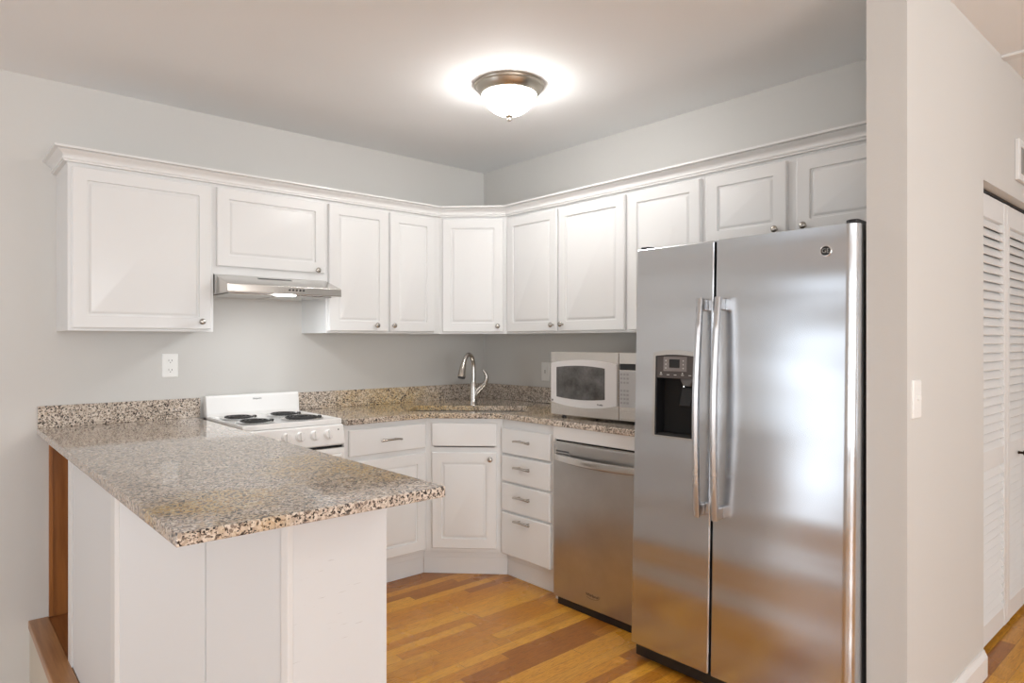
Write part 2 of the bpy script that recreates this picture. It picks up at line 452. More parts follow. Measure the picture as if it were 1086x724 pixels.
upper('short white wall cabinet with a wide door directly above the range hood', (-1.968, 0, 1.655), 0, .593, ZT-1.655,
      [(.03,.563,.04,ZT-1.655-.06)], [(.012, .580, .040, .428, (.530, .052))])
upper('white wall cabinet with two narrow doors between range hood and corner', (-1.375, 0, ZB), 0, .760, H,
      [(.03,.365,.03,H-.06),(.40,.70,.03,H-.06)], [(.010, .380, .012, .712, (.300, .046)), (.397, .712, .012, .712, (.413, .046))])
# diagonal corner cabinet
t = thing('corner_wall_cabinet', 'diagonal white corner wall cabinet above the sink', 'cabinet', (0, 0, ZB), 0, 'white wall cabinets')
o_ = .019/math.sqrt(2)
sq2 = math.sqrt(2)
poly = [(0,0), (-.615,0), (-.615,-YFR+.019), (-.615+.010,-YFR+.005), (-YFR+.005,-.615+.010), (-YFR+.019,-.615), (0,-.615)]
obj('body', prism([poly], .012, H), M_cab, t)
dl = math.hypot(.615-YFR, .615-YFR)    # diagonal width
ff = obj('face_frame', face_frame(0, dl, 0, H, 0, .016, [(.035, dl-.035, .03, H-.06)]), M_cab, t, bevel=.0008, loc=(-.615, -YFR, 0), rotz=-pi/4)
d = obj('door', door_bm(.022, dl-.022, .012, .712, 0), M_cab, t, smooth=25, loc=(-.615, -YFR, 0), rotz=-pi/4)
add_knob(d, dl-.055, -.019, .048)

upper('white wall cabinet with two doors above the microwave', (0, -.615, ZB), RB, .955, H,
      [(.03,.44,.03,H-.06),(.48,.925,.03,H-.06)], [(.020, .452, .012, .712, (.424, .048)), (.464, .940, .012, .712, (.500, .050))])
upper('white wall cabinet with one door, partly hidden behind the refrigerator top', (0, -1.570, ZB), RB, .440, H,
      [(.03,.41,.03,H-.06)], [(.008, .430, .012, .712, (.395, .048))])
upper('short white wall cabinet with two doors over the refrigerator', (0, -2.010, 1.75), RB, .866, ZT-1.75,
      [(.03,.40,.03,ZT-1.75-.06),(.45,.836,.03,ZT-1.75-.06)], [(.024, .404, .018, .332, (.362, .046)), (.446, .850, .018, .332, (.484, .046))])

# crown moulding along all uppers
prof = [(.0, .0), (.016, .0), (.016, .008), (.021, .009), (.021, .016), (.0165, .018), (.0185, .026), (.026, .034), (.036, .039), (.042, .045), (.038, .048), (.053, .051), (.053, .060), (.0, .060)]
g8 = math.tan(pi/8)
def crown_path(e, top=True):
    d0 = YFR+e
    return [(-2.57-e, -.002), (-2.57-e, -d0), (-.615-e*g8, -d0), (-d0, -.615-e*g8), (-d0, -2.876)]
bm = bmesh.new(); cols = []
for e, z in prof: cols.append([bm.verts.new((p[0], p[1], 2.099+z)) for p in crown_path(e + .0)])
for i in range(len(cols)):
    a, b_ = cols[i], cols[(i+1) % len(cols)]
    for k in range(4): bm.faces.new([a[k], a[k+1], b_[k+1], b_[k]])
bm.faces.new([c_[0] for c_ in cols]); bm.faces.new([c_[-1] for c_ in cols][::-1])
tag(obj('crown_moulding', bm, M_trim, smooth=30), 'white stepped crown moulding running along the tops of all wall cabinets', 'moulding')

# ------------------------------------------------------------------ base cabinets
ZK = .924; ZU = .894
def toe(parent, x0, x1, yf=-.61, rotz=None, loc=None, name='toe_kick'):
    bm = bmesh.new()
    for d_, e_, z_ in ((.061, .075, 0), (.052, .061, .095), (.046, .052, .125)):
        bx(bm, x0 - (d_*g8 if x0 == 0 and x1 == W2 else 0), x1 + (d_*g8 if x1 == W1 else 0), yf+d_, yf+e_, z_, .148)
    return obj(name, bm, M_cab, parent, loc=loc, rotz=rotz, bevel=.002)
t = thing('base_cabinet', 'white base cabinet with one drawer over a door, right of the stove', 'cabinet', (-1.42, 0, 0), 0)
W1, W2 = .505, .418
obj('body', boxes((0,.016,-.592,0,0,ZU),(W1-.016,W1,-.592,0,.148,.70),(.016,W1-.016,-.592,0,.148,.164)), M_cab, t)
obj('face_frame', face_frame(0, W1, .148, ZU, -.61, .018, [(.04,W1-.03,.19,.68),(.04,W1-.03,.73,.85)]), M_cab, t, bevel=.0008)
add_drawer(t, .022, .492, .728, .864, -.61, .800)
add_door(t, .022, .492, .158, .700, -.61, (.060, .64))
toe(t, 0, W1)
# diagonal sink base
t = thing('sink_base_cabinet', 'diagonal white corner base cabinet with one door under the sink', 'cabinet', (0, 0, 0), 0)
DB = .915
poly = [(-.002,-.002), (-DB,-.002), (-DB,-.592), (-DB+.008,-.60), (-.60,-DB+.008), (-.592,-DB), (-.002,-DB)]
obj('body', prism([poly], .148, .70), M_cab, t)
dl = math.hypot(DB-.61, DB-.61)
L0 = (-DB, -.61, 0)
obj('face_frame', face_frame(0, dl, .148, ZU, 0, .016, [(.045,dl-.045,.19,.66),(.045,dl-.045,.73,.85)]), M_cab, t, bevel=.0008, loc=L0, rotz=-pi/4)
d = obj('drawer_front', door_bm(.036, dl-.032, .738, .868, 0, flatpanel=True), M_cab, t, smooth=25, loc=L0, rotz=-pi/4)
d = obj('door', door_bm(.036, dl-.032, .166, .703, 0), M_cab, t, smooth=25, loc=L0, rotz=-pi/4)
add_knob(d, dl-.066, -.019, .668)
bm = boxes(*[(-d_*g8, dl+d_*g8, d_, e_, z_, .148) for d_, e_, z_ in ((.061, .075, 0), (.052, .061, .095), (.046, .052, .125))])
obj('toe_kick', bm, M_cab, t, loc=L0, rotz=-pi/4, bevel=.002)
# drawer bank
t = thing('drawer_base_cabinet', 'white base cabinet with a stack of four drawers, left of the dishwasher', 'cabinet', (0, -DB, 0), RB)
obj('body', boxes((0,.016,-.592,0,.148,.70),(W2-.016,W2,-.592,0,0,ZU),(.016,W2-.016,-.592,0,.148,.164)), M_cab, t)
obj('face_frame', face_frame(0, W2, .148, ZU, -.61, .018, [(.03,W2-.04,.18,.36),(.03,W2-.04,.39,.51),(.03,W2-.04,.55,.66),(.03,W2-.04,.70,.81)]), M_cab, t, bevel=.0008)
for z0, z1, p in ((.706,.845,.786), (.553,.694,.643), (.392,.542,.484), (.150,.380,.354)):
    add_drawer(t, .012, .392, z0, z1, -.61, p)
toe(t, 0, W2)
# filler above dishwasher
tag(obj('filler_panel', box(-.628, -.610, -1.945, -1.335, .828, ZU), M_cab, bevel=.001), 'flat white filler strip between the worktop and the dishwasher', 'panel')

# ------------------------------------------------------------------ worktops
def rot_rrect(cx, cy, hw, hd, r, ang, n=5):
    return [(cx + p[0]*cos(ang) - p[1]*sin(ang), cy + p[0]*sin(ang) + p[1]*cos(ang)) for p in rrect(-hw, hw, -hd, hd, r, n)]
SC = -.6025
hole = rot_rrect(SC, SC, .35, .166, .04, -pi/4)
kx = .64; kd = .915 + .03*g8
ctop = prism([[(-1.418,0),(-1.418,-kx),(-kd,-kx),(-kx,-kd),(-kx,-1.965),(0,-1.965),(0,0)], hole], ZU, ZK)
t = tag(obj('countertop', ctop, M_gran, bevel=.0035), 'speckled beige granite worktop running from the stove round the corner to the refrigerator', 'countertop')
obj('backsplash', box(-1.418, -.0005, -.02, -.0005, ZK, 1.026), M_gran, t, bevel=.002)
obj('backsplash', box(-.02, -.0005, -1.965, -.02, ZK, 1.026), M_gran, t, bevel=.002)
t = tag(obj('peninsula_countertop', prism([[(-2.646,-.0005),(-2.646,-2.245),(-1.96,-2.245),(-1.96,-.0005)]], ZU, ZK), M_gran, bevel=.0035), 'granite bar worktop on the peninsula in the foreground', 'countertop')
obj('backsplash', box(-2.643, -1.94, -.02, -.0005, ZK, 1.026), M_gran, t, bevel=.002)

# sink
t = thing('kitchen_sink', 'stainless undermount sink set into the diagonal corner of the worktop', 'sink', (SC, SC, .72), -pi/4)
def bowl():
    R = []
    for ins, z, r in ((-.010,.174,.05),(-.010,.1735,.05),(.004,.1735,.04),(.012,.03,.05),(.05,.006,.05),(.05,.002,.05),(.008,.0,.05)):
        pass
    outer = [(p[0],p[1]) for p in rrect(-.362,.362,-.178,.178,.05,5)]
    rs = [(-.362,.178,.05,.1735),(-.350,.166,.04,.1735),(-.344,.160,.04,.04),(-.31,.13,.04,.012),(-.05,.05,.04,.006)]
    rings = []
    for a,b_,r,z in rs: rings.append([(p[0],p[1],z) for p in rrect(a,-a,-b_,b_,r,5)])
    bm = ringloft(rings[1:]); bm.faces.ensure_lookup_table()
    # open the top cap and add the rim
    top = max(bm.faces, key=lambda f: (len(f.verts), f.calc_center_median().z)); bm.faces.remove(top)
    return bm
sb = obj('basin', bowl(), M_steel, t, smooth=40)
md = sb.modifiers.new('thickness', 'SOLIDIFY'); md.thickness = .0015; md.offset = 1
obj('drain', lathe([(.001,.008),(.04,.008),(.045,.013),(.038,.015),(.03,.011),(0,.011)], 24), M_chrome, t, smooth=40)

# faucet
t = thing('faucet', 'brushed nickel pull-down faucet with a curved side lever behind the sink', 'faucet', (-.450, -.450, ZK), radians(-45-20))
# local -y points towards the bowl
obj('base', lathe([(.001,0),(.029,0),(.029,.006),(.026,.010),(.024,.03),(.0225,.10),(.019,.13),(.016,.145),(.001,.146)], 28), M_nickel, t, smooth=40)
neck = lerp_pts([(0,0,.12),(0,.004,.20),(0,.0,.262),(0,-.022,.302),(0,-.062,.318),(0,-.105,.300),(0,-.130,.268)], 7)
obj('spout', tube(neck, [.0145 - .0025*math.sin(pi*i/len(neck)) for i in range(len(neck))], 18), M_nickel, t, smooth=60)
head = [(0,-.128,.272),(0,-.140,.245),(0,-.150,.215),(0,-.158,.183)]
o = obj('spray_head', tube(lerp_pts(head, 5), [.0140 + .0110*(i/15)**.8 for i in range(16)], 18), M_nickel, t, smooth=60)
obj('nozzle', tube([(0,-.1578,.184),(0,-.1598,.176)], .0215, 18), M_black, o, smooth=60)
lev = lerp_pts([(-.002,0,.045),(.022,.006,.085),(.054,.012,.118),(.080,.015,.150),(.084,.012,.188),(.066,.004,.222)], 6)
obj('lever', tube(lev, [.0215*(1-.76*i/len(lev))+.001 for i in range(len(lev))], 14), M_nickel, t, smooth=60)

# ------------------------------------------------------------------ peninsula base
t = thing('peninsula_cabinet', 'white panelled peninsula base with angled corner and open oak niche by the wall', 'cabinet', (0, 0, 0), 0)
A_, B_, D_ = (-2.6, -1.44), (-2.303, -2.0), (-2.0, -2.0)
def pane(p, q, z0, z1, th=.018, inset=0):
    v_ = Vector((q[0]-p[0], q[1]-p[1])); L = v_.length; v_ /= L
    n_ = Vector((-v_.y, v_.x))  # inward when going counter-clockwise
    pts = [p, q, (q[0]+n_.x*th, q[1]+n_.y*th), (p[0]+n_.x*th, p[1]+n_.y*th)]
    return prism([pts], z0, z1)
mid = (A_[0]+(B_[0]-A_[0])*.545, A_[1]+(B_[1]-A_[1])*.545)
zf = .0502
obj('side_panel', pane((-2.6,-.662), (-2.6,-1.40), zf, ZU), M_body, t, bevel=.0015)
obj('angled_panel', pane((A_[0]+.001, A_[1]-.002), (mid[0]-.0008, mid[1]+.0015), zf, ZU), M_body, t, bevel=.0015)
obj('angled_panel', pane((mid[0]+.0008, mid[1]-.0015), (B_[0]-.001, B_[1]+.002), 0, ZU), M_body, t, bevel=.0015)
obj('front_panel', pane((B_[0]+.012, B_[1]), D_, 0, ZU), M_scuff, t, bevel=.0015)
obj('kitchen_side_panel', box(-2.018, -2.0, -1.982, -.62, 0, ZU), M_body, t)
obj('corner_trim', prism([[(-2.606,-1.385),(-2.6065,-1.442),(-2.596,-1.452),(-2.585,-1.44),(-2.585,-1.385)]], zf, ZU), M_trim, t, bevel=.002)
obj('corner_trim', prism([[(-2.318,-1.984),(-2.307,-2.006),(-2.292,-2.006),(-2.292,-1.99),(-2.30,-1.975)]], 0, ZU), M_trim, t, bevel=.002)
obj('end_batten', box(-2.604, -2.586, -.655, -.575, zf, ZU), M_trim, t, bevel=.0015)
nb = obj('niche_back', box(-2.585, -2.018, -.006, -.001, .046, ZU), M_oak, t); nb['label'] = 'stained oak back panel'
o = obj('niche_batten', box(-2.600, -2.585, -.018, -.001, .0502, ZU), M_oak, t); o['label'] = 'stained oak edge strip at the wall'
o = obj('niche_floor', box(-2.5995, -2.018, -.655, -.001, .0, .045), M_oakflat, t); o['label'] = 'stained oak floor board'
o = obj('niche_side', boxes((-2.018, -2.0, -.62, -.001, 0, ZU), (-2.582, -2.018, -.672, -.657, 0, ZU)), M_oak, t)

# ------------------------------------------------------------------ stove
t = thing('stove', 'narrow white electric coil stove with backguard between peninsula and base cabinet', 'stove', (-1.93, 0, 0), 0)
SW = .503; CT = .930
obj('body', box(.004, SW-.004, -.585, -.03, .06, .905), M_white_app, t, bevel=.003)
obj('cooktop', ringloft([[(p[0], p[1], z) for p in rrect(i, SW-i, -.604+i, -.03-0*i, .008)] for i, z in ((0,.906),(0,.924),(.003,CT),(.014,CT),(.020,CT-.004))]), M_white_app, t, smooth=35)
bgp = [(-.085,.905),(-.088,.945),(-.078,1.025),(-.070,1.036),(-.040,1.038),(-.030,1.030),(-.030,.905)]
bgd = obj('backguard', prism([bgp], 0, SW, 'x'), M_white_app, t, bevel=.003)
o = obj('nameplate', text_bm('Hotpoint', .013), M_greyprint, bgd, loc=(.265, -.0815, 1.012)); o.rotation_euler = (radians(-7),0,0)
def coil(x, y, r):
    p = obj('drip_pan', lathe([(r+.012, .000), (r+.014,.003), (r+.010,.0055), (r+.002,.003), (r-.006,-.004+.003), (.02,-.003+.002),(0,-.001)], 32), M_pan, t, smooth=50, loc=(x,y,CT-.003))
    turns = 4 if r > .08 else 3; pts = []
    for k in range(turns*22+1):
        a = k/22*2*pi; rr = .018 + (r-.020)*k/(turns*22)
        pts.append((rr*cos(a), rr*sin(a), .0095))
    pts.append((r+.014, 0, .007))
    obj('burner_coil', tube(pts, .0042, 6), M_coil, p, smooth=60)
for x, y, r in ((.112,-.235,.078), (.112,-.462,.078), (.352,-.235,.078), (.352,-.460,.092)): coil(x, y, r)
cp = [(-.596,.905),(-.622,.900),(-.640,.812),(-.640,.806),(-.630,.800),(-.585,.800),(-.585,.905)]
cpo = obj('control_panel', prism([cp], .002, SW-.002, 'x'), M_white_app, t, bevel=.003)
for x in (.198, .268, .342, .414):
    k = obj('knob', lathe([(.001,0),(.0255,0),(.0255,-.003),(.021,-.008),(.019,-.016),(0,-.017)], 24, 'y'), M_white_app, cpo, smooth=40, loc=(x, -.630, .858))
    k.rotation_euler = (radians(-11),0,0)
    bm = ringloft([[(p[0], y, p[1]) for p in rrect(-w/2, w/2, -.021, .021, w*.45)] for w, y in ((.014,-.012),(.012,-.024),(.009,-.028))])
    obj('knob_grip', bm, M_white_app, k, smooth=40)
    obj('dial_mark', box(-.001,.001,.0,.001,.0235,.029), M_greyprint, k)
obj('indicator_light', lathe([(.001,0),(.0035,0),(.0035,-.002),(0,-.003)], 12, 'y'), M_darkprint, cpo, loc=(.470, -.6275, .878))
obj('door_gap', box(.006, SW-.006, -.615, -.58, .778, .800), M_gap, t)  # black strip painted in for the shade between control panel and oven door
od = obj('oven_door', box(.003, SW-.003, -.640, -.588, .215, .786), M_white_app, t, bevel=.006, segs=3)
bar = lerp_pts([(.03,-.640,.748),(.05,-.672,.752),(.12,-.683,.753),(.25,-.686,.753),(.38,-.683,.753),(.452,-.672,.752),(.472,-.640,.748)], 5)
obj('handle', tube(bar, .011, 12), M_white_app, od, smooth=60)
obj('oven_window', box(.10, SW-.10, -.6412, -.640, .36, .62), M_mwglass, od)
obj('storage_drawer', box(.003, SW-.003, -.636, -.588, .07, .208), M_white_app, t, bevel=.006)
for x in (.03, SW-.03):
    for y in (-.56, -.08): obj('foot', lathe([(.018,0),(.018,.06)], 12), M_black, t, loc=(x, y, 0))

# ------------------------------------------------------------------ range hood
t = thing('range_hood', 'stainless under-cabinet range hood with a lit lamp above the stove', 'range hood', (-1.965, 0, 1.555), 0)
HW = .590
def hoodring(i, y, z): pass
vs = [(0,-.36,.099),(HW,-.36,.099),(HW,-.001,.099),(0,-.001,.099)]
bm = bmesh.new()
Q = lambda *p: bm.verts.new(p)
top = [Q(.0,-.322,.0985), Q(HW,-.322,.0985), Q(HW,-.001,.0985), Q(.0,-.001,.0985)]
lipT = [Q(-.0,-.497,.045), Q(HW,-.497,.045)]; 
ls = [Q(-.0,-.47,.050)]
lipB = [Q(.0,-.500,.004), Q(HW,-.500,.004)]
bot = [Q(.0,-.001,.004), Q(HW,-.001,.004)]
bm.verts.remove(ls[0])
bm.faces.new([top[0],top[1],top[2],top[3]]); bm.faces.new([lipT[0],lipT[1],top[1],top[0]]); bm.faces.new([lipB[0],lipB[1],lipT[1],lipT[0]])
bm.faces.new([bot[0],bot[1],lipB[1],lipB[0]]); bm.faces.new([top[3],top[2],bot[1],bot[0]])
bm.faces.new([top[0],top[3],bot[0],lipB[0],lipT[0]]); bm.faces.new([top[1],lipT[1],lipB[1],bot[1],top[2]])
hb = obj('canopy', bm, M_steel, t, bevel=.004, segs=3)
# slots on the sloping top face
sl = math.atan2(.0535, .175)
bm = bmesh.new()
for k in range(26): bx(bm, -.085+k*.0068, -.085+k*.0068+.0036, -.011, .011, -.0005, .0008)
o = obj('vent_slots', bm, M_vent, hb, loc=(.285, -.362, .0868)); o.rotation_euler = (sl, 0, 0)
for k in range(5): obj('button', lathe([(.001,0),(.0048,0),(.0048,-.003),(.0035,-.0045),(0,-.0045)], 14, 'y'), M_black, hb, smooth=40, loc=(.307+k*.018, -.499, .026))
obj('filter_panel', boxes((.03,.285,-.44,-.05,-.001,.004),(.305,.56,-.44,-.05,-.001,.004)), M_steel, t, bevel=.002)
lens = obj('lamp_lens', box(.245, .345, -.488, -.446, -.004, .004), M_lens, t, bevel=.003)
l = bpy.data.lights.new('hood_lamp', 'AREA'); l.shape='RECTANGLE'; l.size=.10; l.size_y=.04; l.energy=2.3; l.color=(.93,.97,1)
o = bpy.data.objects.new('hood_lamp', l); C.objects.link(o); o.parent = t; o.location = (.295, -.467, -.008)

# ------------------------------------------------------------------ dishwasher
t = thing('dishwasher', 'worn stainless dishwasher with a bowed bar handle, left of the refrigerator', 'dishwasher', (0, -1.342, 0), RB)
DW = .600
obj('body', box(.01, DW-.01, -.585, -.03, .03, .82), M_dark, t)
dd = obj('door', box(0, DW, -.636, -.590, .036, .815), M_dw, t, bevel=.004, segs=3)
obj('top_gap', box(.012, DW-.004, -.625, -.59, .815, .828), M_gap, t)  # black strip stands in for shade in the groove under the filler
obj('control_strip', box(.014, DW-.004, -.633, -.626, .8155, .8205), M_steel, t)
obj('toe_kick', box(.02, DW-.005, -.570, -.555, .0, .10), M_black, t)
obj('kick_plate', box(.03, DW-.005, -.632, -.61, .0015, .034), M_black, t)
o = obj('vent', boxes((.022,.110,-.6385,-.6355,.768,.776),(.022,.110,-.6385,-.6355,.754,.762)), M_vent, dd)
o = obj('vent_rail', box(.020,.112,-.6392,-.6355,.7625,.7675), M_steel, dd, bevel=.001)
bm = bmesh.new(); rings=[]
for k in range(25):
    u = k/24; x = .012+u*(DW-.024); bow = math.sin(pi*u)**.7
    y = -.636-.004-.040*bow; zc_ = .742 - .006*bow; hh = .0195
    rings.append([(x, y+.010, zc_-hh), (x, y, zc_-hh+.006), (x, y-.002, zc_), (x, y, zc_+hh-.004), (x, y+.010, zc_+hh)])
obj('handle', ringloft(rings), M_steel, dd, smooth=40)
lg = obj('logo', text_bm('Whirlpool', .019), M_darkprint, dd, loc=(.262, -.6366, .104))
bm = tube(lerp_pts([(-.035,-.0,-.008),(0,0,-.013),(.040,0,-.004),(.048,0,.012)],5), .0008, 6)
obj('logo_swoosh', bm, M_darkprint, dd, loc=(.262, -.6366, .100))

# ------------------------------------------------------------------ microwave
mdir = math.atan2(-.9969, .0787)
t = thing('microwave', 'stainless countertop microwave with an arched white-framed door', 'microwave', (-.556, -1.246, ZK), mdir)
MWW, MWD, MZ0, MZ1 = .548, .385, .018, .345
# local: x right along the front, y into the unit (rotated so -y faces the room)
obj('case', box(.002, MWW-.002, .012, MWD, MZ0+.004, MZ1-.003), M_mwsteel, t, bevel=.004)
for x in (.05, MWW-.05):
    for y in (.045, MWD-.05): obj('foot', lathe([(.014,0),(.014,.006),(.009,.008),(.009,.024)], 14), M_black, t, loc=(x, y, 0))
def arc(x0, x1, z0, zm, n=16):  # bowed line of points
    return [(x0+(x1-x0)*k/n, z0+(zm-z0)*(1-(2*k/n-1)**2)) for k in range(n+1)]
PX = .430
dr = obj('door', box(.0, PX-.0015, -.002, .012, MZ0, MZ1), M_mwsteel, t, bevel=.002)
o = obj('door_frame', prism([arc(.008, PX-.006, .086, .064) + arc(.008, PX-.006, .287, .305)[::-1]], -.010, -.002, 'y'), M_mwwhite, dr, bevel=.003)
o['label'] = 'silver white arched door frame'
obj('window', prism([arc(.046, .354, .113, .103) + arc(.046, .354, .266, .276)[::-1]], -.0112, -.010, 'y'), M_mwglass, dr)
bd = obj('badge', lathe([(.001,0),(.0055,0),(.0055,-.001),(0,-.0015)], 16, 'y'), M_darkprint, dr, loc=(.018, -.010, .094))
obj('lettering', text_bm('Profile', .013), M_darkprint, dr, loc=(.325, -.0108, .0855))
cp_ = obj('control_section', box(PX+.0015, MWW, -.002, .012, MZ0, MZ1), M_mwsteel, t, bevel=.002)
obj('display', box(PX+.006, MWW-.022, -.0035, -.002, .262, .292), M_lcd, cp_, bevel=.001)
obj('keypad', box(PX+.005, MWW-.022, -.003, -.002, .084, .258), M_mwkeys, cp_)
for r in range(8):
    for c_ in range(3):
        if r == 3: continue
        x = PX+.010+c_*.018; z = .236-r*.0195
        obj('key', box(x, x+.013, -.0042, -.003, z, z+.010), M_mwkey, cp_, bevel=.0008)
obj('door_button', box(PX+.010, MWW-.012, -.006, -.002, .026, .062), M_mwsteel, cp_, bevel=.002)

# ------------------------------------------------------------------ refrigerator
t = thing('refrigerator', 'large stainless side-by-side refrigerator with ice and water dispenser', 'refrigerator', (-.822, -1.984, .004), 0)
t.rotation_euler = (0, radians(1.55), 0)
FW, FH, SPL = .886, 1.706, .366     # local: y runs 0 .. -FW, x into the unit
obj('cabinet', box(.075, .70, -FW+.006, -.006, .04, FH-.012), M_fridgeside, t, bevel=.004)
def fdoor(y0, y1, z0, z1, rl, rr, hole=None):
    """vertical slab, y0 > y1, plan-rounded front edges with radii rl, rr; optional hole (y0,y1,z0,z1)"""
    if hole:
        hy0, hy1, hz0, hz1 = hole
        top_ = arc(hy1, hy0, hz1-.010, hz1)
        loop = [(hy0,hz0),(hy0,hz1-.010)] 
        hl = [(hy0, hz0)] + top_[::-1] + [(hy1, hz0)]
        return prism([[(y0,z0),(y0,z1),(y1,z1),(y1,z0)], hl], 0, .066, 'x')
    pts = [(.066, y0), (.066, y1)]
    for k in range(9):
        a = k/8*pi/2; pts.append((rr*1.0 - rr*sin(a), y1 + rr*.95*(1-cos(a))))
    n=14
    for k in range(1, n): pass
    for k in range(9):
        a = k/8*pi/2; pts.append((rl - rl*cos(a), y0 - rl*(1-sin(a))))
    return prism([pts], z0, z1)
HL = (-.104, -.288, .938, 1.272)
ld = obj('freezer_door', fdoor(0, -SPL+.003, .062, FH, .01, .01, HL), M_fridge, t, bevel=.006, segs=4)
rd = obj('fridge_door', fdoor(-SPL-.005, -FW, .062, FH, .010, .040), M_fridge, t, smooth=30, bevel=.003)
obj('door_gasket', boxes((.056,.078,-SPL+.010,-.004,.066,FH-.006),(.056,.078,-FW+.006,-SPL-.010,.066,FH-.006),(.02,.07,-SPL-.004,-SPL+.002,.066,FH-.004)), M_gap, t)
obj('toe_grille', boxes((.018,.06,-FW+.01,-.010,.012,.058),(.03,.65,-FW+.02,-.02,.03,.045)), M_black, t, bevel=.006)
for y in (-.06, -FW+.06): obj('roller', lathe([(.012,-.012),(.012,.012)], 14, 'y'), M_black, t, loc=(.09, y, .0145)); 
for y in (-.06, -FW+.06): obj('roller', lathe([(.012,-.012),(.012,.012)], 14, 'y'), M_black, t, loc=(.62, y, .030))
obj('hinge_cover', prism([[(.015,-.006),(.03,-.003),(.14,-.003),(.14,-.05),(.05,-.05),(.02,-.035)]], FH, FH+.012), M_black, t, bevel=.003)
obj('hinge_cover', prism([[(.018,-FW+.045),(.008,-FW+.030),(.012,-FW+.010),(.03,-FW+.003),(.14,-FW+.003),(.14,-FW+.05)]], FH, FH+.014), M_black, t, bevel=.003)
# handles
def fhandle(parent, yc):
    zt, zb = 1.484, .655; n = 40; rings = []
    for k in range(n+1):
        u = k/n; z = zb+(zt-zb)*u
        bow = math.sin(pi*u)
        x = -.040 - .020*bow; tl = .012+.003*bow; w = .0145
        y = yc
        rings.append([(x-tl*.55, y+w*.6, z), (x-tl, y+w*.25, z), (x-tl, y-w*.35, z), (x-tl*.5, y-w, z), (x+tl*.6, y-w*.9, z), (x+tl, y, z), (x+tl*.6, y+w*.95, z)])
    # 'handle' with its two mounting blocks
    h = obj('handle', ringloft(rings), M_fridge_h, parent, smooth=35)
    for z0, z1 in ((zt-.048, zt-.002), (zb+.002, zb+.048)):
        obj('mount', box(-.044, .0, yc-.0125, yc+.0125, z0, z1), M_fridge_h, h, bevel=.004)
M_fridge_h = steel('stainless handle', (.60, .61, .63), .30, False)
fhandle(ld, -SPL+.036); fhandle(rd, -SPL-.040)
# badge
bd = obj('badge', lathe([(.001,.001),(.0195,.001),(.0195,-.0015),(.0175,-.003),(.016,-.003),(.0155,-.0015),(0,-.0015)], 32, 'x'), M_chrome, rd, smooth=40, loc=(-.0005, -.785, 1.622))
obj('badge_disc', lathe([(.001,0),(.0152,0),(0,-.0004)], 32, 'x'), M_black, bd, loc=(-.0016,0,0))
bm = text_bm('GE', .021); bmesh.ops.rotate(bm, verts=bm.verts[:], cent=(0,0,0), matrix=Matrix.Rotation(-pi/2, 3, 'Z'))
obj('badge_letters', bm, M_chrome, bd, loc=(-.0026,0,0))
# dispenser
hy0, hy1, hz0, hz1 = HL
dp = obj('dispenser_housing', boxes((.075,.080,hy1,hy0,hz0,hz1),(.001,.075,hy0-.004,hy0-.0002,hz0,hz1-.012),(.001,.075,hy1+.0002,hy1+.004,hz0,hz1-.012),(.001,.075,hy1+.004,hy0-.004,hz0+.0002,hz0+.004)), M_black, ld)
lip_o = [(hy0+.012, hz0-.006)] + arc(hy1-.008, hy0+.012, hz1+.002, hz1+.014)[::-1] + [(hy1-.008, hz0-.006)]
lip_i = [(hy0-.001, hz0+.002)] + arc(hy1+.001, hy0-.001, hz1-.012, hz1-.006)[::-1] + [(hy1+.001, hz0+.002)]
obj('bezel', prism([lip_o, lip_i], -.005, .0005, 'x'), M_steel, ld, bevel=.002)
pz = 1.172
cpn = obj('control_panel', prism([[(hy0-.003,pz),(hy1+.003,pz)] + arc(hy1+.003, hy0-.003, hz1-.014, hz1-.008)], .002, .012, 'x'), M_dispanel, dp, bevel=.001)
obj('inset', box(-.0002,.002,hy0-.146,hy0-.036,1.200,1.258), M_disinset, cpn, bevel=.0006)
obj('display', box(-.001,.0,hy0-.113,hy0-.064,1.214,1.248), M_lcd, cpn)
for k in range(5):
    y = hy0-.018-k*.034
    obj('icon', boxes((.0012,.002,y-.012,y,1.184,1.1865)), M_lightprint, cpn)
    if k in (0, 3): obj('icon', boxes((.0012,.002,y-.008,y-.003,1.190,1.195)), M_lightprint, cpn)
for k, z in enumerate((1.24,1.225,1.21)):
    for y in (hy0-.048, hy0-.130): obj('icon', box(-.0008,.0,y-.002,y+.002,z,z+.005), M_lightprint, cpn)
obj('inner_back', box(.060,.074,hy1+.006,hy0-.070,hz0+.006,pz), mat('dark dispenser wall', (.05,.05,.05), .18), dp, bevel=.003)
obj('chute', ringloft([[(p[0]+.045, p[1]+hy0-.125, z) for p in rrect(-.014,.014,-w,w,.010)] for w, z in ((.036, pz+.002),(.030,pz-.012),(.018,pz-.030))]), mat('grey dispenser chute', (.18,.18,.18), .25), dp, smooth=50)
o = obj('paddle', box(-.004,.004,-.026,.026,-.075,.0), M_black, dp, bevel=.003, loc=(.038, hy0-.128, 1.135)); o.rotation_euler = (0, radians(14), 0)
obj('spout_light', tube([(.052,hy0-.098,1.165),(.056,hy0-.100,1.06)], .0035, 10), M_chrome, dp)
bm = boxes((.004,.072,hy1+.006,hy0-.006,hz0+.004,hz0+.008))
for k in range(7): bx(bm, .010+k*.009, .013+k*.009, hy1+.010, hy0-.010, hz0+.008, hz0+.012)
obj('drip_tray', bm, M_black, dp)

